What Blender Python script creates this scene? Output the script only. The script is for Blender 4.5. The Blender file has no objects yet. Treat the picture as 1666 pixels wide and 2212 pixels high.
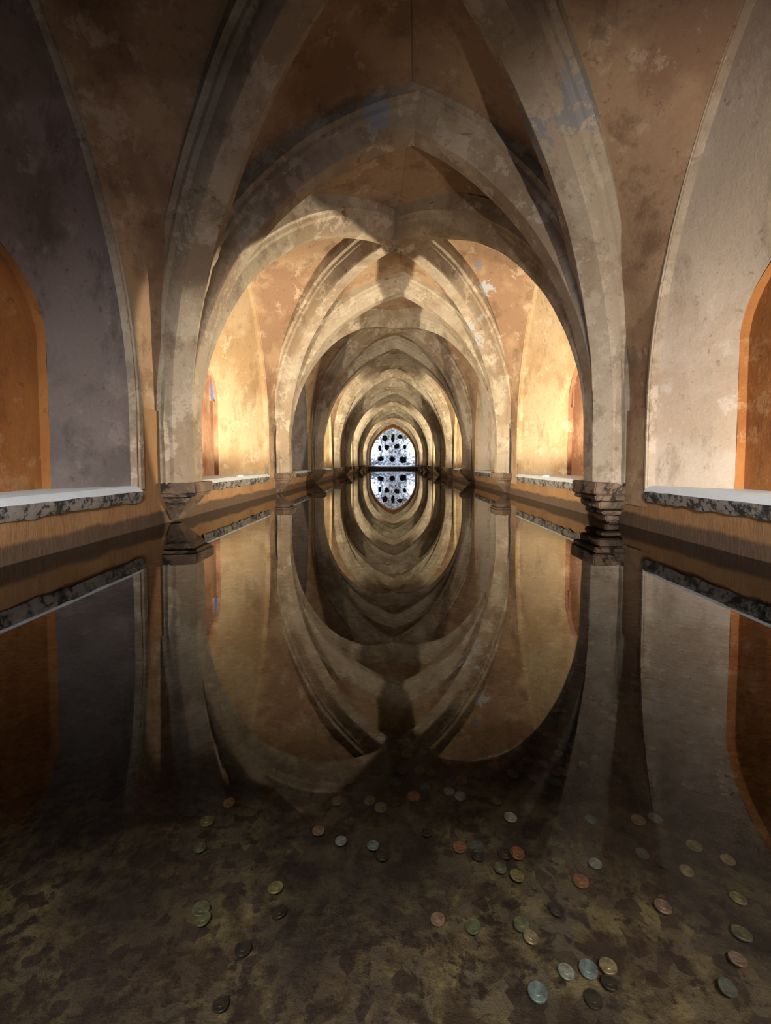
import bpy, bmesh, math, random
from mathutils import Vector, Matrix, noise
C = bpy.context.scene.collection
SC = bpy.context.scene
# ------------------------------------------------------------------ camera, world, exposure
F = 1000.0                        # focal length in pixels of the 1666 x 2212 frame
EYE = 0.427                       # height of the lens over the water
PITCH = math.radians(2.7)
cam_data = bpy.data.cameras.new('camera')
cam = bpy.data.objects.new('camera', cam_data); C.objects.link(cam)
cam_data.sensor_width = 36.0; cam_data.lens = F / 2212 * 36.0
cam_data.shift_x = -16 / 2212; cam_data.shift_y = -60 / 2212
cam_data.clip_start = 0.02; cam_data.clip_end = 200
cam.location = (0, 0, EYE); cam.rotation_euler = (math.pi / 2 - PITCH, 0, 0)
SC.camera = cam
w = bpy.data.worlds.new('world'); SC.world = w; w.use_nodes = True
w.node_tree.nodes['Background'].inputs[0].default_value = (0.10, 0.13, 0.2, 1)
w.node_tree.nodes['Background'].inputs[1].default_value = 0.0
SC.view_settings.view_transform = 'Standard'; SC.view_settings.look = 'None'
SC.view_settings.exposure = 0.0; SC.view_settings.gamma = 1.0
SC.view_settings.use_curve_mapping = False
SC.cycles.max_bounces = 7; SC.cycles.diffuse_bounces = 1; SC.cycles.glossy_bounces = 3
SC.cycles.transparent_max_bounces = 6

# ------------------------------------------------------------------ plan of the bath
W = 1.6                           # half width of the nave
BAY = 3.04
Y1 = 3.375                        # axis of the first pair of piers
PIERS = [Y1 + BAY * k for k in range(-2, 9)]         # piers behind the camera to the last pair
YEND = 29.7
YBACK = PIERS[0]
HS = EYE + 0.30                   # springing of the ribs
HCROWN = EYE + 2.28
HSD = EYE + 0.19                  # springing of the diagonals
LEDGE = 0.277
BOTTOM = -0.22
PH = 0.47                         # half length of a pier
XS = 1.42                         # inner face of the rib shafts
RIB = 0.20
def bay_y(i): return (PIERS[i] + PIERS[i + 1]) / 2   # bay i lies between piers i and i+1; the lens stands in bay 1

# ------------------------------------------------------------------ lamps of the place, plus two added lights
def spot(name, loc, target, power, color, angle, blend=0.06, r=0.02):
    d = bpy.data.lights.new(name, 'SPOT'); d.energy = power; d.color = color
    d.spot_size = math.radians(angle); d.spot_blend = blend; d.shadow_soft_size = r
    o = bpy.data.objects.new(name, d); C.objects.link(o); o.location = loc
    o.rotation_euler = (Vector(target) - Vector(loc)).to_track_quat('-Z', 'Y').to_euler()
    return o
WARM = (1.0, 0.86, 0.64); COOL = (0.86, 0.80, 1.0); GOLD = (1.0, 0.89, 0.64); AMBER = (1.0, 0.66, 0.33); NEUT = (1.0, 0.88, 0.76)
# (bay, side, power across the nave, power of the niche lamp, colours)
BAYLAMPS = [
    (0, -1, 17, 4, COOL, NEUT), (0, 1, 32, 4, COOL, NEUT),
    (1, -1, 19, 2, COOL, COOL), (1, 1, 12, 130, NEUT, NEUT),
    (2, -1, 560, 300, WARM, WARM), (2, 1, 540, 320, WARM, WARM),
    (3, -1, 12, 8, WARM, NEUT), (3, 1, 10, 60, WARM, NEUT),
    (4, -1, 140, 460, GOLD, GOLD), (4, 1, 140, 460, GOLD, GOLD),
    (5, -1, 20, 10, WARM, WARM), (5, 1, 20, 10, WARM, WARM),
    (6, -1, 140, 460, GOLD, GOLD), (6, 1, 140, 460, GOLD, GOLD),
    (7, -1, 20, 10, WARM, WARM), (7, 1, 20, 10, WARM, WARM),
    (8, -1, 140, 460, GOLD, GOLD), (8, 1, 140, 460, GOLD, GOLD),
    (9, -1, 160, 20, WARM, WARM), (9, 1, 160, 20, WARM, WARM),
]
for b, s, p, pn, col, coln in BAYLAMPS:
    yc = bay_y(b)
    aim, ang = {0: ((-s * 0.6, 3.0, 0.40 if s > 0 else 1.1), 50), 1: ((-s * 1.6, yc + 0.5, 0.40 if s > 0 else 1.25), 66 if s > 0 else 48)}.get(b, ((-s * 1.6, yc + ((0.95 if s < 0 else 0.6) if b == 2 else 0.35), 1.06), (76 if s < 0 else 80) if b == 2 else 70))
    spot('niche_uplight', (s * 1.78, yc, 0.36), aim, p, col, ang, 0.04)
    aim = (s * 1.76, yc + 0.40, 1.0) if b == 1 else (s * 1.72, yc + 0.75, 1.45)
    spot('ledge_lamp', (s * 1.71, yc - 0.84, 0.40), aim, pn, coln, 84 if b == 1 else 74, 0.6)
spot('pool_glint', (1.5, 2.2, 1.9), (-1.36, 2.85, -0.2), 60, (0.7, 0.95, 1.0), 9, 0.8)  # added spot without a fixture, throws the cool glint at the left wall
# area light added behind the camera to brighten the pool floor
d = bpy.data.lights.new('pool_fill', 'AREA'); d.shape = 'RECTANGLE'; d.size = 0.9; d.size_y = 0.9; d.energy = 78; d.color = (1.0, 0.95, 0.9); d.spread = math.radians(75)
o = bpy.data.objects.new('pool_fill', d); C.objects.link(o); o.location = (0.0, -1.5, 2.0)
o.rotation_euler = (Vector((0, 1.3, 0.0)) - o.location).to_track_quat('-Z', 'Y').to_euler()

# ------------------------------------------------------------------ materials
def nt(name, rough=0.9):
    m = bpy.data.materials.new(name); m.use_nodes = True
    t = m.node_tree; b = t.nodes['Principled BSDF']; b.inputs['Roughness'].default_value = rough
    b.inputs['Specular IOR Level'].default_value = 0.2
    return m, t, b
def N(t, typ, **kw):
    n = t.nodes.new(typ)
    for k, v in kw.items(): setattr(n, k, v)
    return n
def tex(t, scale, detail=6, rough=0.6, dist=0.0, vec=None, stretch=None):
    g = N(t, 'ShaderNodeNewGeometry') if vec is None else None
    v = g.outputs['Position'] if g else vec
    if stretch:
        mp = N(t, 'ShaderNodeMapping'); t.links.new(v, mp.inputs['Vector']); mp.inputs['Scale'].default_value = stretch
        v = mp.outputs['Vector']
    n = N(t, 'ShaderNodeTexNoise'); t.links.new(v, n.inputs['Vector'])
    n.inputs['Scale'].default_value = scale; n.inputs['Detail'].default_value = detail
    n.inputs['Roughness'].default_value = rough; n.inputs['Distortion'].default_value = dist
    return n.outputs['Fac']
def ramp(t, fac, a, b, ca=(0, 0, 0, 1), cb=(1, 1, 1, 1)):
    r = N(t, 'ShaderNodeValToRGB'); t.links.new(fac, r.inputs['Fac'])
    r.color_ramp.elements[0].position = a; r.color_ramp.elements[1].position = b
    r.color_ramp.elements[0].color = ca; r.color_ramp.elements[1].color = cb
    return r.outputs['Color']
def mix(t, fac, a, b, mode='MIX'):
    m = N(t, 'ShaderNodeMix', data_type='RGBA', blend_type=mode)
    for inp, v in ((0, fac), (6, a), (7, b)):
        if isinstance(v, (int, float)): m.inputs[inp].default_value = v
        elif isinstance(v, tuple): m.inputs[inp].default_value = (*v, 1) if len(v) == 3 else v
        else: t.links.new(v, m.inputs[inp])
    return m.outputs[2]
def math_(t, op, a, b=0.0, clamp=False):
    m = N(t, 'ShaderNodeMath', operation=op); m.use_clamp = clamp
    for i, v in enumerate((a, b)):
        if isinstance(v, (int, float)): m.inputs[i].default_value = v
        else: t.links.new(v, m.inputs[i])
    return m.outputs[0]
def near(t, p, r):                                   # 1 at point p, 0 beyond r: where a patch of old plaster has fallen
    g = N(t, 'ShaderNodeNewGeometry')
    d = N(t, 'ShaderNodeVectorMath', operation='DISTANCE'); t.links.new(g.outputs['Position'], d.inputs[0]); d.inputs[1].default_value = p
    mr = N(t, 'ShaderNodeMapRange'); t.links.new(d.outputs['Value'], mr.inputs[0])
    mr.inputs[1].default_value = 0; mr.inputs[2].default_value = r; mr.inputs[3].default_value = 1; mr.inputs[4].default_value = 0
    return mr.outputs[0]
def bump(t, b, h, strength=0.4, dist=0.02):
    bp = N(t, 'ShaderNodeBump'); bp.inputs['Strength'].default_value = strength; bp.inputs['Distance'].default_value = dist
    t.links.new(h, bp.inputs['Height']); t.links.new(bp.outputs['Normal'], b.inputs['Normal'])
def plaster(name, base, stain, pale, k_stain=(0.46, 0.56), k_pale=(0.56, 0.61), streak=False, patches=(), dark=None, bumpy=0.35):
    m, t, b = nt(name)
    big = tex(t, 1.3, 6, 0.65); c = mix(t, ramp(t, big, *k_stain), base, stain)
    fine = tex(t, 5.0, 10, 0.74, 0.15); c = mix(t, math_(t, 'MULTIPLY', ramp(t, fine, *k_pale), 0.8), c, pale)
    sp = tex(t, 3.4, 9, 0.72, 0.1, stretch=(1, 1, 0.4) if streak else None)
    c = mix(t, math_(t, 'MULTIPLY', ramp(t, sp, 0.54, 0.62), 0.55), c, tuple(v * 0.55 for v in stain))
    pit = tex(t, 16, 6, 0.75); c = mix(t, math_(t, 'MULTIPLY', ramp(t, pit, 0.60, 0.66), 0.5), c, tuple(v * 0.4 for v in stain))
    if dark:
        dk = tex(t, 2.3, 7, 0.75, 0.8)
        c = mix(t, ramp(t, dk, dark[1], dark[1] + 0.05), c, dark[0])
    gr = tex(t, 60, 4, 0.7); c = mix(t, 0.16, c, ramp(t, gr, 0.3, 0.7, (0.25, 0.22, 0.2, 1), (1, 1, 1, 1)), 'MULTIPLY')
    for p, r, col, th in patches:
        n2 = tex(t, 11, 6, 0.7, 0.5)
        v = math_(t, 'MULTIPLY', math_(t, 'ADD', near(t, p, r), n2), 0.5)
        c = mix(t, ramp(t, v, th / 2, th / 2 + 0.012), c, col)
    t.links.new(c, b.inputs['Base Color'])
    h = math_(t, 'ADD', math_(t, 'MULTIPLY', fine, 1.0), math_(t, 'ADD', math_(t, 'MULTIPLY', sp, 1.5), math_(t, 'MULTIPLY', gr, 0.15)))
    bump(t, b, h, bumpy, 0.03)
    return m
FLAKE = (0.40, 0.40, 0.42); GREY = (0.22, 0.21, 0.22)
M = {}
M['wall'] = plaster('ochre_plaster', (0.52, 0.38, 0.23), (0.42, 0.28, 0.15), (0.60, 0.47, 0.32), streak=True,
                    patches=[((-1.75, 5.7, 2.35), 0.22, GREY, 1.05), ((-1.62, 5.86, 1.6), 0.2, FLAKE, 1.2)])
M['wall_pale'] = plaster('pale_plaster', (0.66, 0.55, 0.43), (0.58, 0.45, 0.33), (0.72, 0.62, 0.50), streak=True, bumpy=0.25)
M['wall_dim'] = plaster('grey_dimmed_plaster', (0.24, 0.20, 0.19), (0.17, 0.14, 0.13), (0.30, 0.26, 0.23), streak=True, dark=((0.10, 0.08, 0.09), 0.66))  # low light of the left jambs put into the plaster; blotches its own
M['niche'] = plaster('orange_limewash', (0.46, 0.20, 0.06), (0.30, 0.11, 0.035), (0.50, 0.27, 0.12), streak=True, k_stain=(0.4, 0.7))
M['niche_shaded'] = plaster('shaded_limewash', (0.36, 0.20, 0.12), (0.28, 0.13, 0.07), (0.45, 0.28, 0.18), streak=True)  # limewash darkened to hold the second bay's niche backs in shade
M['web'] = plaster('vault_plaster', (0.45, 0.30, 0.18), (0.32, 0.195, 0.12), (0.53, 0.40, 0.27),
                   patches=[((1.07, 5.55, 2.40), 0.42, FLAKE, 1.16), ((0.97, 5.35, 2.60), 0.25, GREY, 1.12)])
M['rib'] = plaster('rib_plaster', (0.47, 0.39, 0.29), (0.36, 0.27, 0.185), (0.58, 0.49, 0.38), k_pale=(0.53, 0.57),
                   dark=((0.22, 0.14, 0.08), 0.62),
                   patches=[((0.98, 2.8, 2.5), 0.55, (0.30, 0.30, 0.30), 1.0), ((0.71, 2.5, 2.7), 0.18, (0.08, 0.09, 0.1), 1.1), ((1.02, 5.93, 2.2), 0.50, FLAKE, 1.20), ((1.12, 6.0, 2.0), 0.35, FLAKE, 1.20), ((-0.1, 3.2, 2.76), 0.22, (0.3, 0.33, 0.36), 1.1)])
M['corbel'] = plaster('corbel_stone', (0.27, 0.19, 0.13), (0.18, 0.12, 0.08), (0.34, 0.26, 0.19), dark=((0.04, 0.03, 0.025), 0.53), bumpy=0.6)
# parapet: orange render with a dark band where the water has stood
m, t, b = nt('parapet_render', 0.75); M['parapet'] = m
g = N(t, 'ShaderNodeNewGeometry'); sx = N(t, 'ShaderNodeSeparateXYZ'); t.links.new(g.outputs['Position'], sx.inputs[0])
n1 = tex(t, 3, 7, 0.7, 0.3, stretch=(1, 1, 0.4)); c = mix(t, ramp(t, n1, 0.4, 0.66), (0.36, 0.20, 0.09), (0.25, 0.13, 0.06))
n2 = tex(t, 14, 6, 0.75, stretch=(1, 1, 0.25)); c = mix(t, math_(t, 'MULTIPLY', ramp(t, n2, 0.52, 0.66), 0.7), c, (0.22, 0.15, 0.08))
lvl = math_(t, 'ADD', sx.outputs['Z'], math_(t, 'MULTIPLY', math_(t, 'SUBTRACT', n1, 0.5), 0.10))
c = mix(t, ramp(t, lvl, 0.075, 0.095, (1, 1, 1, 1), (0, 0, 0, 1)), c, mix(t, n2, (0.075, 0.05, 0.035), (0.14, 0.09, 0.055)))
t.links.new(c, b.inputs['Base Color']); bump(t, b, n2, 0.4, 0.02)
# ledge slabs: pale worn stone, black lichen on the broken edge
def ledge_mat(name, top):
    m, t, b = nt(name, 0.55)
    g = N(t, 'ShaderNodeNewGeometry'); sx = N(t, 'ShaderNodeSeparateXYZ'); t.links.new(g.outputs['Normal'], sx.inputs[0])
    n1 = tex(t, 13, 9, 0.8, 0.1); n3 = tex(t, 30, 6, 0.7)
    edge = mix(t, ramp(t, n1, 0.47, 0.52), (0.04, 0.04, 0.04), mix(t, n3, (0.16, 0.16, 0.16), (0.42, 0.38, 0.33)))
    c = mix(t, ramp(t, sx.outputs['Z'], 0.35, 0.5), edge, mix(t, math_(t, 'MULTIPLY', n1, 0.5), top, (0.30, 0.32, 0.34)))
    t.links.new(c, b.inputs['Base Color']); bump(t, b, n1, 0.5, 0.02)
    return m
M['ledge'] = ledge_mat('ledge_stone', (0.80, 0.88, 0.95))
# silt floor
m, t, b = nt('silt', 0.9); M['silt'] = m
n1 = tex(t, 2.6, 4, 0.6); n2 = tex(t, 13, 7, 0.72, 0.15); n3 = tex(t, 45, 5, 0.7); n4 = tex(t, 6.5, 4, 0.6)
g = N(t, 'ShaderNodeNewGeometry'); wv = N(t, 'ShaderNodeVectorMath', operation='ADD'); t.links.new(g.outputs['Position'], wv.inputs[0])
nc = N(t, 'ShaderNodeTexNoise'); nc.inputs['Scale'].default_value = 30; t.links.new(g.outputs['Position'], nc.inputs['Vector'])
sc_ = N(t, 'ShaderNodeVectorMath', operation='SCALE'); sc_.inputs['Scale'].default_value = 0.02; t.links.new(nc.outputs['Color'], sc_.inputs[0]); t.links.new(sc_.outputs[0], wv.inputs[1])
vo = N(t, 'ShaderNodeTexVoronoi'); vo.inputs['Scale'].default_value = 48; t.links.new(wv.outputs[0], vo.inputs['Vector'])
hs = N(t, 'ShaderNodeSeparateColor'); t.links.new(vo.outputs['Color'], hs.inputs[0])
c = mix(t, ramp(t, n2, 0.43, 0.60), (0.085, 0.055, 0.040), (0.30, 0.225, 0.12))
lump = mix(t, ramp(t, hs.outputs[1], 0.2, 0.8), (0.055, 0.035, 0.035), (0.19, 0.14, 0.10))
c = mix(t, math_(t, 'MULTIPLY', ramp(t, hs.outputs[0], 0.45, 0.60), 0.8), c, lump)
c = mix(t, ramp(t, n3, 0.52, 0.62), c, (0.055, 0.035, 0.030))
c = mix(t, math_(t, 'MULTIPLY', ramp(t, n1, 0.43, 0.56), 0.85), c, mix(t, ramp(t, n2, 0.45, 0.6), (0.035, 0.025, 0.024), (0.11, 0.085, 0.06)))
c = mix(t, math_(t, 'MULTIPLY', ramp(t, n4, 0.56, 0.66), 0.6), c, (0.05, 0.03, 0.035))
t.links.new(c, b.inputs['Base Color']); bump(t, b, math_(t, 'ADD', n2, n3), 0.6, 0.015)
# water: still surface, fresnel mirror over clear water
m = bpy.data.materials.new('still_water'); m.use_nodes = True; M['water'] = m; t = m.node_tree
for n in list(t.nodes): t.nodes.remove(n)
out = N(t, 'ShaderNodeOutputMaterial'); mx = N(t, 'ShaderNodeMixShader'); fr = N(t, 'ShaderNodeFresnel'); fr.inputs['IOR'].default_value = 1.55
gl = N(t, 'ShaderNodeBsdfGlossy'); gl.inputs['Roughness'].default_value = 0.0; tr = N(t, 'ShaderNodeBsdfTransparent'); tr.inputs[0].default_value = (0.86, 0.88, 0.82, 1)
wn = tex(t, 5, 2, 0.5, 0, stretch=(1, 0.6, 1)); bp = N(t, 'ShaderNodeBump'); bp.inputs['Strength'].default_value = 0.003; bp.inputs['Distance'].default_value = 0.01
t.links.new(wn, bp.inputs['Height'])
t.links.new(fr.outputs[0], mx.inputs[0]); t.links.new(tr.outputs[0], mx.inputs[1]); t.links.new(gl.outputs[0], mx.inputs[2]); t.links.new(mx.outputs[0], out.inputs[0])
# grotto rock
m, t, b = nt('grotto_rock', 0.9); M['rock'] = m
n1 = tex(t, 6, 10, 0.85, 0.2); n2 = tex(t, 1.6, 4, 0.6)
c = mix(t, ramp(t, n1, 0.41, 0.53), (0.05, 0.08, 0.15), (0.74, 0.80, 0.90)); c = mix(t, math_(t, 'MULTIPLY', ramp(t, n2, 0.5, 0.7), 0.3), c, (0.75, 0.66, 0.56))
t.links.new(c, b.inputs['Base Color']); bump(t, b, n1, 0.8, 0.05)
M['hollow'] = plaster('hollow_shade', (0.05, 0.05, 0.06), (0.03, 0.03, 0.03), (0.09, 0.09, 0.10))  # shade inside the hollows painted as near-black rock
def metal(name, col, rough=0.45, met=0.35):
    m, t, b = nt(name, rough); b.inputs['Metallic'].default_value = met; b.inputs['Specular IOR Level'].default_value = 0.5
    oi = N(t, 'ShaderNodeTexCoord'); n1 = tex(t, 90, 5, 0.7, vec=oi.outputs['Object'])
    c = mix(t, ramp(t, n1, 0.42, 0.65), col, tuple(v * 0.45 for v in col)); t.links.new(c, b.inputs['Base Color']); bump(t, b, n1, 0.4, 0.002)
    return m
COINS = {'copper': (0.62, 0.26, 0.13), 'orange': (0.85, 0.38, 0.15), 'pink': (0.58, 0.36, 0.28), 'tan': (0.60, 0.45, 0.27), 'brass': (0.55, 0.44, 0.20),
         'olive': (0.30, 0.30, 0.17), 'silver': (0.58, 0.58, 0.52), 'blue': (0.36, 0.44, 0.46), 'grey': (0.24, 0.25, 0.22), 'dark': (0.09, 0.075, 0.06), 'bright': (0.9, 0.85, 0.7)}
CM = {k: metal(k + '_coin', v) for k, v in COINS.items()}

# ------------------------------------------------------------------ mesh helpers
def nz(p, s, a):
    v = noise.noise_vector(Vector(p) * s); return Vector(p) + v * a
def link(name, me_or_bm, mat=None, parent=None, smooth=True):
    if isinstance(me_or_bm, bmesh.types.BMesh):
        me = bpy.data.meshes.new(name); me_or_bm.to_mesh(me); me_or_bm.free()
    else: me = me_or_bm
    if mat is not None and not me.materials:
        for mm in (mat if isinstance(mat, (list, tuple)) else [mat]): me.materials.append(mm)
    if smooth:
        for p in me.polygons: p.use_smooth = True
        me.set_sharp_from_angle(angle=math.radians(27))
    o = bpy.data.objects.new(name, me); C.objects.link(o)
    if parent: o.parent = parent
    return o
def grid(bm, rows, mi=0, close=False, flip=False):
    """rows: list of equal-length point lists"""
    vs = [[bm.verts.new(p) for p in r] for r in rows]
    for i in range(len(vs) - 1):
        n = len(vs[i]); rng = range(n) if close else range(n - 1)
        for j in rng:
            q = [vs[i][j], vs[i][(j + 1) % n], vs[i + 1][(j + 1) % n], vs[i + 1][j]]
            if flip: q.reverse()
            f = bm.faces.new(q); f.material_index = mi
    return vs
def box(bm, lo, hi, mi=0):
    x0, y0, z0 = lo; x1, y1, z1 = hi
    v = [bm.verts.new(p) for p in ((x0, y0, z0), (x1, y0, z0), (x1, y1, z0), (x0, y1, z0), (x0, y0, z1), (x1, y0, z1), (x1, y1, z1), (x0, y1, z1))]
    for q in ((0, 3, 2, 1), (4, 5, 6, 7), (0, 1, 5, 4), (1, 2, 6, 5), (2, 3, 7, 6), (3, 0, 4, 7)):
        bm.faces.new([v[i] for i in q]).material_index = mi
def lin(a, b, n): return [a + (b - a) * i / (n - 1) for i in range(n)]
def structure(o): o['kind'] = 'structure'; return o

# an arc that rises upright from plan point A and ends over plan point B at height zt
def arc(A, B, z0, zt, n, off=0.0):
    A = Vector((A[0], A[1])); B = Vector((B[0], B[1])); d = B - A; s = d.length; u = d / s; h = zt - z0
    R = (s * s + h * h) / (2 * s); th = math.acos((R - s) / (R + off)); pts = []
    for i in range(n):
        a = th * i / (n - 1); q = A + u * (R - (R + off) * math.cos(a)); z = z0 + (R + off) * math.sin(a)
        pts.append(Vector((q.x, q.y, z)))
    return pts, u
PROFILE = [(-0.205, 0.30), (-0.20, 0.165), (-0.165, 0.15), (-0.155, 0.125), (-0.125, 0.105), (-0.088, 0.012), (-0.075, 0.0), (0.075, 0.0), (0.088, 0.012), (0.125, 0.105), (0.155, 0.125), (0.165, 0.15), (0.20, 0.165), (0.205, 0.30)]
def sweep(bm, pts, u, scale=1.0, seed=0.0, amp=0.012, dense=1):
    """sweep the rib profile along pts; u = plan direction of the arc, profile width lies across it"""
    side = Vector((-u.y, u.x, 0)); rows = []
    # finer stations
    for i, p in enumerate(pts):
        a = pts[max(i - 1, 0)]; b_ = pts[min(i + 1, len(pts) - 1)]; tg = (b_ - a).normalized()
        nrm = tg.cross(side).normalized()
        if nrm.dot(Vector((u.x, u.y, 0)) + Vector((0, 0, -1))) > 0 : nrm = -nrm
        # nrm must point away from the nave centre / upward
        row = []
        for (s_, d_) in PROFILE:
            q = p + side * (s_ * scale) + nrm * d_
            row.append(nz(q, 2.2, amp * 1.4) * 0.5 + nz(q, 9, amp * 0.5) * 0.5)
        rows.append(row)
    grid(bm, rows)
def apex_x(k):                    # the crowns wander a little to the right of the axis
    return {2: 0.15, 3: 0.13, 4: 0.05}.get(k, 0.03)

# ------------------------------------------------------------------ ceiling: webs, ribs, bosses
ceiling = bpy.data.objects.new('ceiling', None); C.objects.link(ceiling); structure(ceiling)
NA = 26
def boss_pt(i): return (0.02, bay_y(i) if i < len(PIERS) - 1 else 0)
def lat_arch(i, s, n=NA, grow=0.0):
    yc = bay_y(i); hw = BAY / 2 - PH - grow
    out = []
    for e in (-1, 1):
        pts, u = arc((s * W, yc + e * hw), (s * W, yc), HS, EYE + 2.40 - grow, n)
        out.append(pts)
    return out                    # near half, far half: each rises from its jamb to the crown
def crown_web(k): return HCROWN + RIB
NB = len(PIERS) - 1
for i in range(NB):
    bx, by = boss_pt(i)
    for s in (-1, 1):
        lat = lat_arch(i, s)
        for e, k in ((-1, i), (1, i + 1)):           # near pier k=i, far pier k=i+1
            yk = PIERS[k]
            tpts, tu = arc((s * XS, yk), (apex_x(k), yk), HS, HCROWN, NA, RIB)
            dpts, du = arc((s * (XS + 0.05), yk - e * 0.13), (bx, by), HSD, HCROWN - 0.045, NA, RIB)
            l = lat[0 if e == -1 else 1]
            bm = bmesh.new()
            for A, B in ((tpts, dpts), (dpts, l)):
                rows = []
                for a, b_ in zip(A, B):
                    r = []
                    for tt in lin(0, 1, 9):
                        p = a.lerp(b_, tt); p.z += 0.05 * math.sin(math.pi * tt) * min(1, max(0, (a.z - HS) / 1.0))
                        r.append(nz(p, 1.8, 0.02 if 0 < tt < 1 else 0))
                    rows.append(r)
                grid(bm, rows)
            # upright foot of the conoid, flush with the wall
            z0 = 0.277
            foot = [Vector((tpts[0].x, tpts[0].y, 0)), Vector((dpts[0].x, dpts[0].y, 0)), Vector((l[0].x, l[0].y, 0))]
            grid(bm, [[Vector((p.x, p.y, z)) for p in foot] for z in (z0, 0.5, HS)])
            link('vault_web', bm, M['web'], ceiling)
# transverse ribs
def straight(A, z0, z1, n): return [Vector((A[0], A[1], z)) for z in lin(z0, z1, n)]
for k in range(len(PIERS)):
    bm = bmesh.new()
    for s in (-1, 1):
        pts, u = arc((s * XS, PIERS[k]), (apex_x(k), PIERS[k]), HS, HCROWN, 44)
        tg = (pts[-1] - pts[-2]).normalized(); pts = pts + [pts[-1] + tg * q for q in (0.08, 0.16, 0.24)]
        sweep(bm, straight((s * XS, PIERS[k]), LEDGE + 0.0, HS, 6)[:-1] + pts, u)
    link('transverse_rib', bm, M['rib'], ceiling)
for i in range(NB):
    bx, by = boss_pt(i)
    for s in (-1, 1):
        for e, k in ((-1, i), (1, i + 1)):
            A = (s * (XS + 0.05), PIERS[k] - e * 0.13)
            pts, u = arc(A, (bx, by), HSD, HCROWN - 0.045, 44)
            bm = bmesh.new(); sweep(bm, straight(A, LEDGE, HSD, 6)[:-1] + pts, u, 0.92)
            link('diagonal_rib', bm, M['rib'], ceiling)
    # carved boss: a disc with a ring of petals
    bm = bmesh.new(); zb = HCROWN - 0.05
    rings = [(0.0, -0.030), (0.018, -0.034), (0.03, -0.022)]
    def petal(a, r0, r1, wd, dz):
        ca, sa = math.cos(a), math.sin(a); rows = []
        for tt in lin(0, 1, 6):
            r = r0 + (r1 - r0) * tt; hw = wd * math.sin(math.pi * (0.12 + 0.80 * tt)) ; row = []
            for q in (-1, -0.5, 0, 0.5, 1):
                z = zb - dz * math.sin(math.pi * (0.1 + 0.85 * tt)) * (1 - q * q) - 0.012 * (1 - abs(q)) + 0.01
                row.append(Vector((bx + ca * r - sa * hw * q, by + sa * r + ca * hw * q, z)))
            rows.append(row)
        grid(bm, rows)
    for j in range(11): petal(j * math.tau / 11, 0.03, 0.125, 0.036, 0.030)
    for j in range(7): petal(j * math.tau / 7 + 0.2, 0.005, 0.060, 0.024, 0.045)
    ring = []
    for (r, dz) in ((0.14, 0.06), (0.14, 0.0), (0.10, -0.008), (0.001, -0.012)):
        ring.append([Vector((bx + r * math.cos(a), by + r * math.sin(a), zb + dz)) for a in [j * math.tau / 24 for j in range(24)]])
    grid(bm, ring, close=True)
    link('boss', bm, M['rib'], ceiling)

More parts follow.
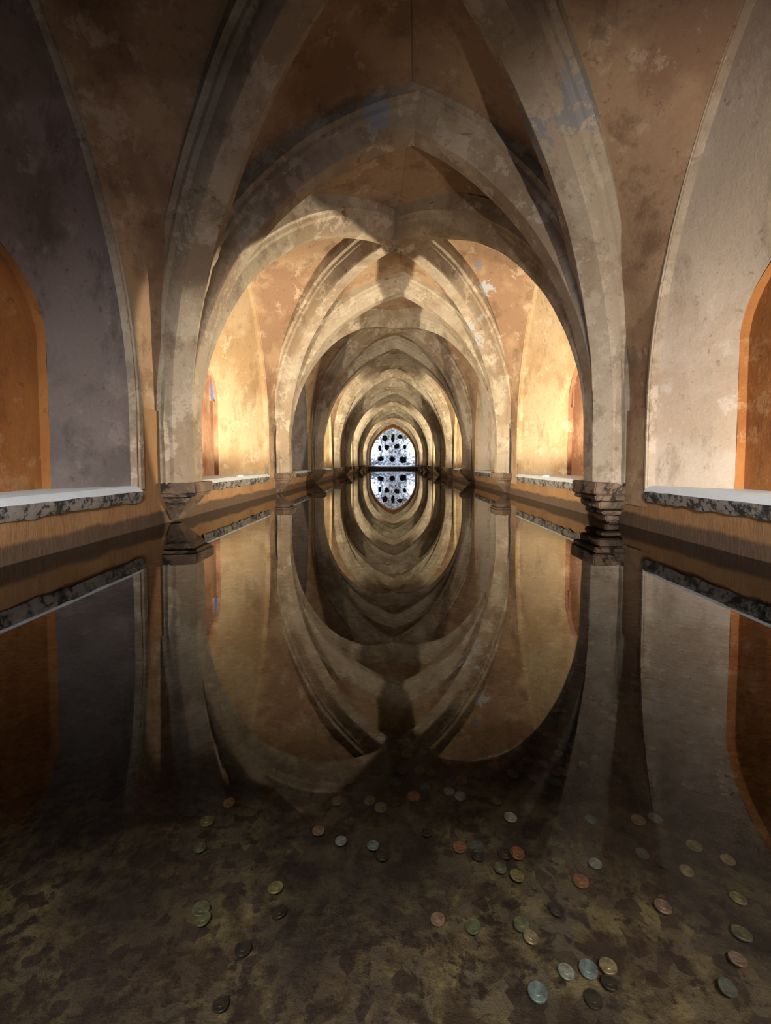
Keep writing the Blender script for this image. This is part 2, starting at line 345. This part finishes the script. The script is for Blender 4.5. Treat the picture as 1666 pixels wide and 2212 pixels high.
# ------------------------------------------------------------------ nave walls with splayed niches
NICHE = {1: (1.86, 0.66), 2: (2.0, 0.42)}
def niche_of(i): return NICHE.get(i, (1.95, 0.46))
walls = {}
for s, nm in ((-1, 'wall_left'), (1, 'wall_right')):
    root = bpy.data.objects.new(nm, None); C.objects.link(root); structure(root); walls[s] = root
    for i in range(NB):
        xi, hi = niche_of(i); yc = bay_y(i)
        near_h, far_h = lat_arch(i, s, 20)
        outer = [Vector((s * W, near_h[0].y, z)) for z in (LEDGE - 0.02, 0.45, 0.6)] + near_h + far_h[::-1][1:] + [Vector((s * W, far_h[0].y, z)) for z in (0.6, 0.45, LEDGE - 0.02)]
        outer = [p + Vector((s * 0.045, 0, 0)) for p in outer]
        # inner arch: jambs then a rounded head
        zs = EYE + 0.64; inner = []
        n = len(outer); top = [0]
        nj = 3
        inner += [Vector((s * xi, yc - hi, z)) for z in (LEDGE - 0.02, 0.45, 0.62)]
        m_ = n - 6; 
        # part of the outer arc's feet goes to the straight jamb
        for j in range(m_):
            q = j / (m_ - 1)
            if q < 0.14: inner.append(Vector((s * xi, yc - hi, 0.68 + (zs - 0.68) * q / 0.14)))
            elif q > 0.86: inner.append(Vector((s * xi, yc + hi, 0.68 + (zs - 0.68) * (1 - q) / 0.14)))
            else:
                a = math.pi * (1 - (q - 0.14) / 0.72)
                inner.append(Vector((s * xi, yc + hi * math.cos(a), zs + (0.50 if i == 1 else 0.47) * math.sin(a))))
        inner += [Vector((s * xi, yc + hi, z)) for z in (0.62, 0.45, LEDGE - 0.02)]
        bm = bmesh.new(); rows = []
        for tt in lin(0, 1, 9):
            rows.append([nz(a.lerp(b_, tt), 2.5, 0.012 if 0 < tt < 1 else 0) for a, b_ in zip(outer, inner)])
        grid(bm, rows)
        mt = M['wall']
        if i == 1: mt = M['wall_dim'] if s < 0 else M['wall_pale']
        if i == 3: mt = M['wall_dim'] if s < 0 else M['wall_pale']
        if i == 2 and s > 0: mt = M['wall']
        link('niche_splay', bm, mt, root)
        # short reveal and orange back wall
        bm = bmesh.new(); xb = s * (xi + 0.05)
        back = [Vector((xb, p.y, p.z)) for p in inner]
        grid(bm, [[nz(p, 6, 0.006) for p in inner], back])
        half = len(back) // 2
        rows = [[back[j], back[-1 - j]] for j in range(half)]
        rr = []
        for a, b_ in rows: rr.append([nz(a.lerp(b_, tt), 3, 0.01 if 0 < tt < 1 else 0) for tt in lin(0, 1, 7)])
        grid(bm, rr)
        link('niche_back', bm, M['niche_shaded'] if i == 2 else M['niche'], root)
        # ledge slab of the niche, its broken edge over the pool
        bm = bmesh.new(); y0, y1 = yc - (BAY / 2 - PH) - 0.003, yc + (BAY / 2 - PH) + 0.003
        nn = 40; rows = []
        prof = [(W - 0.012, LEDGE - 0.095), (W - 0.026, LEDGE - 0.055), (W - 0.026, LEDGE - 0.030), (W - 0.020, LEDGE - 0.024), (W + 0.016, LEDGE + 0.002), (W + 0.06, LEDGE + 0.004), (W + 0.5, LEDGE + 0.006)]
        for yy in lin(y0, y1, nn):
            r = []
            for jx, (px_, pz_) in enumerate(prof):
                q = nz((s * px_, yy, pz_), 16, 0.006 if jx < 4 else 0.002); q.y = yy
                if jx == 0: q.z += 0.02 * noise.noise(Vector((yy * 9, s, 3)))
                r.append(q)
            rows.append(r)
        grid(bm, rows); link('ledge_slab', bm, M['ledge'], root)
        # arch edge moulding
        bm = bmesh.new(); rows = []
        edge_o = [Vector((s * (W - 0.012), p.y, p.z)) for p in outer]
        cen = Vector((0, yc, 0.9))
        for p in edge_o:
            d = Vector((0, p.y - yc, max(0, p.z - 1.0))).normalized()
            mw = 1.0 if s < 0 and i == 1 else 0.4
            rows.append([p + d * 0.07 * mw + Vector((s * 0.03, 0, 0)), p + d * 0.055 * mw, p + d * 0.012 * mw, p - d * 0.002 + Vector((s * 0.06, 0, 0))])
        grid(bm, rows); link('arch_moulding', bm, M['wall'] if i != 1 else M['rib'], root)
    # parapet below the ledges, running the whole length
    bm = bmesh.new(); ny = 420
    rows = []
    for yy in lin(YBACK - 0.5, YEND, ny):
        rows.append([nz((s * (W + dx), yy, z), 4, 0.008) for dx, z in ((0.004, LEDGE - 0.03), (0.0, 0.20), (0.0, 0.12), (0.0, 0.05), (0.0, -0.05), (0.0, BOTTOM - 0.03))])
    grid(bm, rows); link('parapet', bm, M['parapet'], root)
    # piers: flat face between two niches
    for k in range(len(PIERS)):
        bm = bmesh.new(); yk = PIERS[k]
        rows = []
        for z in lin(LEDGE - 0.13, HS + 0.05, 10):
            rows.append([nz((s * (W - (0.004 if abs(q) < 1 else 0)), yk + q * (PH - 0.002), z), 3, 0.006) for q in lin(-1, 1, 9)])
        grid(bm, rows); link('pier_face', bm, M['parapet'] if k == 2 and s < 0 else M['web'], root)
        # corbel
        sx_ = s
        def block(bm, ya, yb, xa, z0, z1, amp=0.006, seed=0.0):
            pts = []
            for z in (z0, z1):
                for (xx, yy) in ((W + 0.03, ya), (W - xa, ya), (W - xa, yb), (W + 0.03, yb)):
                    q = nz((sx_ * xx + seed, yy, z), 14, amp); q.x -= seed; pts.append(q)
            v = [bm.verts.new(p) for p in pts]
            for q in ((0, 1, 2, 3), (7, 6, 5, 4), (0, 4, 5, 1), (1, 5, 6, 2), (2, 6, 7, 3)): bm.faces.new([v[j] for j in q])
        def tapered(bm, secs, amp):
            rows = []
            for (hw, xa, z) in secs:
                row = []
                for (xx, yy) in ((W + 0.03, yk - hw), (W - xa * 0.55, yk - hw), (W - xa, yk - hw * 0.8), (W - xa, yk), (W - xa, yk + hw * 0.8), (W - xa * 0.55, yk + hw), (W + 0.03, yk + hw)):
                    row.append(nz((sx_ * xx, yy, z), 11, amp))
                rows.append(row)
            grid(bm, rows)
            bm.faces.new(bm.verts[-7:] if False else [v for v in list(bm.verts)[-7:]])
        if s > 0 and k == 2:                         # worn corbel of loose stones
            stones = [(-0.21, 0.21, 0.215, LEDGE - 0.075, LEDGE + 0.012), (-0.20, 0.20, 0.20, LEDGE - 0.115, LEDGE - 0.08),
                      (-0.18, -0.06, 0.17, LEDGE - 0.17, LEDGE - 0.12), (-0.05, 0.08, 0.18, LEDGE - 0.175, LEDGE - 0.12), (0.09, 0.18, 0.16, LEDGE - 0.165, LEDGE - 0.12),
                      (-0.14, -0.02, 0.13, LEDGE - 0.215, LEDGE - 0.178), (-0.01, 0.14, 0.135, LEDGE - 0.22, LEDGE - 0.18), (-0.11, 0.10, 0.09, LEDGE - 0.262, LEDGE - 0.225)]
            cb = bmesh.new(); block(cb, yk - 0.10, yk + 0.10, 0.06, LEDGE - 0.30, LEDGE); co = link('corbel', cb, M['corbel'], root, False)
            for j, (a, b_, xa, z0, z1) in enumerate(stones):
                bm2 = bmesh.new(); block(bm2, yk + a, yk + b_, xa, z0, z1, 0.014, j * 0.7)
                bmesh.ops.bevel(bm2, geom=list(bm2.edges), offset=0.008, segments=2, affect='EDGES')
                o = link('stone', bm2, M['corbel'], co, False)
        else:
            cb = bmesh.new()
            tapered(cb, [(0.195, 0.21, LEDGE + 0.010), (0.205, 0.22, LEDGE), (0.205, 0.22, LEDGE - 0.062), (0.19, 0.205, LEDGE - 0.067), (0.19, 0.205, LEDGE - 0.088), (0.165, 0.175, LEDGE - 0.093),
                         (0.15, 0.155, LEDGE - 0.13), (0.11, 0.11, LEDGE - 0.18), (0.075, 0.075, LEDGE - 0.22), (0.05, 0.045, LEDGE - 0.262)], 0.006)
            link('corbel', cb, M['corbel'] if True else None, root, False)

# patches of blue light in the second bay's niches, built as added glowing plates
m = bpy.data.materials.new('blue_light_patch'); m.use_nodes = True; t = m.node_tree; bb = t.nodes['Principled BSDF']; bb.inputs['Base Color'].default_value = (0.05, 0.15, 0.4, 1)
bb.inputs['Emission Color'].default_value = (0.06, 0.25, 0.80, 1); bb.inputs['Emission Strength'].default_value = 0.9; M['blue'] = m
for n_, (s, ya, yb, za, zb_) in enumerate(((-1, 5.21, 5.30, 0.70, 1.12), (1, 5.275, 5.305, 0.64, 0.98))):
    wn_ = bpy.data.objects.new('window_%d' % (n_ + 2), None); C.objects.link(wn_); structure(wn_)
    bm = bmesh.new(); box(bm, (s * 2.043 - 0.004, ya, EYE + za), (s * 2.043 + 0.004, yb, EYE + zb_)); link('glow_plate', bm, M['blue'], wn_, False)
    bm = bmesh.new(); box(bm, (s * 2.04 - 0.012, ya - 0.012, EYE + za - 0.012), (s * 2.04 + 0.01, yb + 0.012, EYE + za)); box(bm, (s * 2.04 - 0.012, ya - 0.012, EYE + za), (s * 2.04 + 0.01, ya, EYE + zb_)); link('window_frame', bm, M['niche_shaded'], wn_, False)  # rims added around the glowing plates

# ------------------------------------------------------------------ floor of the pool and the water
bm = bmesh.new(); rows = []
ys = [YBACK - 0.5 + (0.05 * j) for j in range(int((9 - YBACK + 0.5) / 0.05))]; ys += lin(ys[-1] + 0.5, YEND + 0.2, 40)
for yy in ys:
    rows.append([Vector((x, yy, BOTTOM - 0.012 + 0.012 * noise.noise(Vector((x * 3, yy * 3, 0))) + 0.006 * noise.noise(Vector((x * 11, yy * 11, 2))))) for x in lin(-W - 0.02, W + 0.02, 66)])
grid(bm, rows, flip=True); floor = structure(link('floor', bm, M['silt']))
bm = bmesh.new(); grid(bm, [[(-W - 0.01, YBACK - 0.5, 0), (W + 0.01, YBACK - 0.5, 0)], [(-W - 0.01, YEND + 0.05, 0), (W + 0.01, YEND + 0.05, 0)]])
o = link('water', bm, M['water']); o['kind'] = 'stuff'; o['category'] = 'water'; o['label'] = 'still clear water of the long pool mirroring the arches'

# ------------------------------------------------------------------ end wall with the pointed opening, back wall
def end_wall(name, y, hole):
    bm = bmesh.new()
    outer = []; n = 41
    inner = []
    for j in range(n):
        q = j / (n - 1)
        outer.append(Vector((-2.4 + 4.8 * q, y, 3.3 if True else 0)))
    arcL, _ = arc((-1.46, y), (0.0, y), 0.75, EYE + 2.24, 20)
    arcR, _ = arc((1.46, y), (0.0, y), 0.75, EYE + 2.24, 20)
    inner = [Vector((-1.46, y, 0.12))] + arcL + arcR[::-1][1:] + [Vector((1.46, y, 0.12))]
    m_ = len(inner)
    outer = []
    for j, p in enumerate(inner):
        if j == 0: outer.append(Vector((-2.3, y, 0.12)))
        elif j == m_ - 1: outer.append(Vector((2.3, y, 0.12)))
        else:
            d = Vector((p.x, 0, p.z - 0.9)); d.normalize(); outer.append(Vector((p.x, y, p.z)) + d * 1.1)
    grid(bm, [outer, inner]); box(bm, (-2.3, y, -0.3), (2.3, y + 0.35, 0.12))
    return bm, inner
bm, inner = end_wall('end', YEND, True)
endw = structure(link('wall_end', bm, M['wall'], None, False))
# frame of the opening: orange moulded rim
bm = bmesh.new(); rows = []
cen = Vector((0, YEND, 0.9))
for p in inner:
    d = Vector((p.x, 0, max(0.0, p.z - 0.9))).normalized()
    rows.append([p + d * 0.16 + Vector((0, 0.0, 0)), p + d * 0.15 + Vector((0, -0.05, 0)), p + d * 0.02 + Vector((0, -0.06, 0)), p - d * 0.03 + Vector((0, -0.02, 0)), p - d * 0.03 + Vector((0, 0.33, 0)), p + d * 0.1 + Vector((0, 0.35, 0))])
grid(bm, rows)
win = bpy.data.objects.new('window_1', None); C.objects.link(win); structure(win)
link('window_frame', bm, M['niche'], win)
bm = bmesh.new(); rows = []
for x in lin(-1.52, 1.52, 60):
    rows.append([nz((x, yy, zz), 9, 0.015) for yy, zz in ((YEND - 0.07, -0.2), (YEND - 0.08, 0.07), (YEND - 0.085, 0.14), (YEND - 0.02, 0.22), (YEND + 0.36, 0.24))])
grid(bm, rows); link('window_sill', bm, M['ledge'], win)
bm, inner2 = end_wall('back', YBACK - 0.45, False)
bm.free(); bm = bmesh.new(); box(bm, (-2.3, YBACK - 0.8, -0.3), (2.3, YBACK - 0.45, 3.3)); structure(link('wall_back', bm, M['wall'], None, False))

# ------------------------------------------------------------------ grotto behind the opening
YG = YEND + 1.0
def g_at(px, py): return ((px - 849) / 1000 * YG, EYE + (999 - py) / 1000 * YG)
HOL = [(831.8, 946.4, 4.6, 5.2), (849.1, 947.5, 3.2, 7.6), (863.6, 943.5, 5.0, 3.6), (821, 968.6, 2.6, 5.2), (836.1, 967, 4.6, 5.6), (857.7, 964.3, 4.6, 4.6), (874.5, 966, 2.8, 4.6),
       (822.1, 991.8, 7.0, 4.6), (847.5, 992.4, 4.9, 4.6), (871.2, 994, 6.4, 6.8)]
grot = bpy.data.objects.new('rock_grotto', None); C.objects.link(grot)
grot['category'] = 'rock face'; grot['label'] = 'floodlit white rough rock face with dark hollows beyond the far arched opening'
bm = bmesh.new(); nx, nzv = 150, 130; vs = []
hol = [(*g_at(a, b_), 1.25 * c_ / 1000 * YG, 1.2 * d_ / 1000 * YG) for a, b_, c_, d_ in HOL]
def in_hole(x, z):
    m_ = 9
    for hx, hz, rx, rz in hol:
        wob = 1 + 0.45 * noise.noise(Vector((x * 5, z * 5, hx * 3)))
        m_ = min(m_, math.hypot((x - hx) / rx, (z - hz) / rz) / wob)
    return m_
for j in range(nzv):
    z = -0.2 + 3.3 * j / (nzv - 1); r = []
    for i in range(nx):
        x = -1.9 + 3.8 * i / (nx - 1)
        y = YG + 0.16 * noise.noise(Vector((x * 2.2, z * 2.2, 1))) + 0.10 * noise.noise(Vector((x * 6, z * 6, 4))) + 0.05 * noise.noise(Vector((x * 17, z * 17, 7)))
        h = in_hole(x, z)
        if h < 1: y += 0.45 * min(1, (1 - h) * 4)
        r.append((bm.verts.new((x, y, z)), h))
    vs.append(r)
for j in range(nzv - 1):
    for i in range(nx - 1):
        q = [vs[j][i], vs[j][i + 1], vs[j + 1][i + 1], vs[j + 1][i]]
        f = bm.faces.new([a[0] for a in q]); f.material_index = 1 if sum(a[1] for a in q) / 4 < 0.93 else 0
link('rock_surface', bm, [M['rock'], M['hollow']], grot)
# sides of the grotto chamber
bm = bmesh.new(); box(bm, (-2.4, YEND + 0.37, -0.4), (-1.9, YG + 0.8, 3.4)); box(bm, (1.9, YEND + 0.37, -0.4), (2.4, YG + 0.8, 3.4)); box(bm, (-2.4, YEND + 0.37, 3.1), (2.4, YG + 0.8, 3.4)); box(bm, (-2.4, YEND + 0.37, -0.4), (2.4, YG + 0.8, 0.1)); box(bm, (-2.4, YG + 0.8, -0.4), (2.4, YG + 0.9, 3.4))
link('chamber_rock', bm, M['rock'], grot, False)
spot('grotto_flood', (-1.5, YEND + 0.42, 1.3), (0.3, YG, 1.2), 120, (0.86, 0.92, 1.0), 165, 0.3, 0.05)
spot('grotto_flood', (1.5, YEND + 0.42, 1.3), (-0.3, YG, 1.2), 120, (0.86, 0.92, 1.0), 165, 0.3, 0.05)

# ------------------------------------------------------------------ coins
def ray(px, py, z=BOTTOM + 0.006):
    d = Vector(((px - 849) / F, 1.0, -(py - 1046) / F))
    d = Matrix.Rotation(-PITCH, 3, 'X') @ d
    t_ = (z - EYE) / d.z; return Vector((d.x * t_, d.y * t_, z))
LR = """265,67,brass 470,52,orange 468,85,tan 550,125,olive 682,82,blue 858,85,bright 740,122,pink 643,143,blue 800,95,olive 273,198,silver 322,218,silver 122,220,copper 480,240,olive 40,245,dark
541,310,bright 887,318,blue 1093,322,pink 1165,313,blue 180,372,dark 321,437,copper 395,437,grey 570,463,copper 400,470,dark 518,462,dark 497,525,olive 568,558,brass 908,507,silver 1336,432,brass
1480,491,tan 1302,537,tan 845,582,copper 1200,690,pink 1524,655,brass 226,745,pink 380,775,olive 588,765,olive 628,820,tan 740,700,dark 782,968,silver 877,957,blue 963,945,tan 970,1015,dark
658,1055,blue 900,1085,dark 1540,805,olive 1523,915,pink 1480,1035,grey 1450,70,pink 1515,45,grey 1553,112,olive 1440,122,bright 1497,125,tan 1465,155,bright 1500,185,bright 1472,190,silver
1480,228,pink 1340,162,olive 1240,55,olive 1278,17,pink 1147,15,grey 1012,28,grey 1040,25,grey 617,67,olive 330,150,copper 75,112,grey 1205,505,dark 1110,463,grey"""
UR = """345,517,copper 307,580,tan 328,608,tan 293,697,copper 333,765,tan 213,835,grey 315,978,pink 347,900,tan 133,930,olive 510,820,orange 543,785,orange 605,955,pink 657,935,olive 695,955,copper
733,853,silver 770,855,pink 948,865,grey 940,830,grey 990,815,blue 890,715,blue 957,683,grey 875,655,orange 912,630,silver 1015,590,silver 1068,603,grey 890,567,silver 955,568,tan 1083,563,silver
1090,522,blue 1082,480,pink 980,455,grey 875,503,grey 830,493,tan 785,585,tan 735,630,silver 605,678,bright 720,690,silver 637,713,tan 690,592,tan 665,603,tan 720,575,tan 665,640,tan 1080,740,silver
1075,705,grey 1138,720,pink 1195,725,silver 1165,680,tan 1200,687,silver 1220,663,silver 1185,750,grey 1247,568,silver 1300,603,grey 1270,610,grey 1383,770,silver 1337,813,olive 1285,828,grey
1280,868,grey 1170,893,silver 1235,900,copper 1265,905,copper 1348,860,grey 1393,858,grey 1410,848,grey 1300,940,brass 1393,965,silver 1445,922,tan 1325,993,grey 1433,990,pink 1540,988,grey
1640,978,grey 1587,773,silver 1620,722,grey 1603,893,grey 1553,587,tan 1270,493,silver 1175,352,olive 1430,608,pink 800,1005,olive 850,953,dark"""
UL = """1265,932,orange 1185,902,orange 970,935,copper 985,957,grey 950,633,orange 920,538,orange 1150,682,orange 1127,670,copper 1190,550,pink 1193,638,copper 1182,667,copper 1350,467,orange
1325,375,tan 1103,440,orange 1475,777,orange 1375,773,pink 1430,788,pink 1535,830,tan 1630,857,blue 750,672,copper 775,750,pink 1550,1075,copper 1500,950,olive 1300,525,tan 1275,607,copper"""
LL = """990,247,orange 893,327,brass 1375,367,pink 1473,410,silver 1612,430,blue 1457,240,pink 1597,238,olive 1645,268,olive 1555,75,copper 868,700,olive 874,742,olive 1205,712,dark 953,1107,dark
863,440,olive 1050,868,dark 1652,470,dark 1190,610,brass"""
coins = []
for txt, ox, oy in ((LR, 833, 1600), (UR, 833, 1100), (UL, 0, 1100), (LL, 0, 1600)):
    for q in txt.split():
        a, b_, c_ = q.split(','); coins.append((ox + float(a) / 2, oy + float(b_) / 2, c_, 1))
rnd = random.Random(7)
while len(coins) < 300:                              # the fainter scatter between them
    px, py = rnd.gauss(1150, 260), rnd.uniform(1290, 1700)
    if not 500 < px < 1660: continue
    if any(abs(px - a) < 14 and abs(py - b_) < 8 for a, b_, *_ in coins): continue
    coins.append((px, py, rnd.choice(['grey', 'dark', 'olive', 'pink', 'copper', 'grey', 'tan', 'dark']), 0))
NAMECOL = {'copper': 'copper-brown', 'orange': 'bright orange copper', 'pink': 'dull pinkish', 'tan': 'tan', 'brass': 'yellow brass', 'olive': 'olive-tarnished', 'silver': 'pale silvery',
           'blue': 'bluish silver', 'grey': 'grey tarnished', 'dark': 'blackened', 'bright': 'shining pale gold'}
coin_mesh = {}
def coin_me(col):
    if col in coin_mesh: return coin_mesh[col]
    bm = bmesh.new(); rings = []
    for r, z in ((1.0, 0.0), (1.0, 0.16), (0.96, 0.2), (0.86, 0.2), (0.83, 0.15), (0.45, 0.155), (0.40, 0.20), (0.05, 0.19)):
        rings.append([(r * math.cos(a) * 0.0117, r * math.sin(a) * 0.0117, z * 0.0117) for a in [j * math.tau / 20 for j in range(20)]])
    v = grid(bm, rings, close=True); bm.faces.new(v[-1])
    me = bpy.data.meshes.new('coin'); bm.to_mesh(me); bm.free(); me.materials.append(CM[col]); coin_mesh[col] = me
    return me
def zone(px, py):
    v = 'in the foreground' if py > 1850 else ('at the front edge of the reflections' if py > 1590 else ('among the mirrored jambs' if py > 1380 else 'far down the pool'))
    h = 'left of the pool axis' if px < 800 else ('near the pool axis' if px < 950 else ('right of the axis' if px < 1200 else ('toward the right wall' if px < 1450 else 'close under the right wall')))
    return v, h
coin_objs = []; seen = {}
labels = []
for idx, (px, py, col, hand) in enumerate(coins):
    nb = min((c for j, c in enumerate(coins) if j != idx and c[3]), key=lambda c: math.hypot((c[0] - px), (c[1] - py) * 1.5))
    dx, dy = px - nb[0], py - nb[1]
    rel = ('just right of' if dx > 0 else 'just left of') if abs(dx) > abs(dy) * 1.3 else ('in front of' if dy > 0 else 'behind')
    v, h = zone(px, py)
    if hand: lab = f"{NAMECOL[col]} coin {rel} a {NAMECOL[nb[2]]} one, {v}, {h}"
    else: lab = f"small {NAMECOL[col]} coin in the faint scatter {v}"
    lab = ' '.join(lab.split()[:16]); labels.append(lab)
for (px, py, col, hand), lab in zip(coins, labels):
    o = bpy.data.objects.new('coin', coin_me(col)); C.objects.link(o)
    p = ray(px, py); p.x = max(-1.56, min(1.56, p.x)); o.location = (p.x, p.y, BOTTOM - 0.004)
    sc = rnd.uniform(0.84, 1.08); o.scale = (sc, sc, sc); o.rotation_euler = (rnd.uniform(-0.12, 0.12), rnd.uniform(-0.12, 0.12), rnd.uniform(0, 6.28))
    o['category'] = 'coin'; o['label'] = lab
    o['group'] = 'single coins on the pool floor' if labels.count(lab) == 1 else 'scatter of ' + lab.replace('small ', '').replace(' coin ', ' coins ')
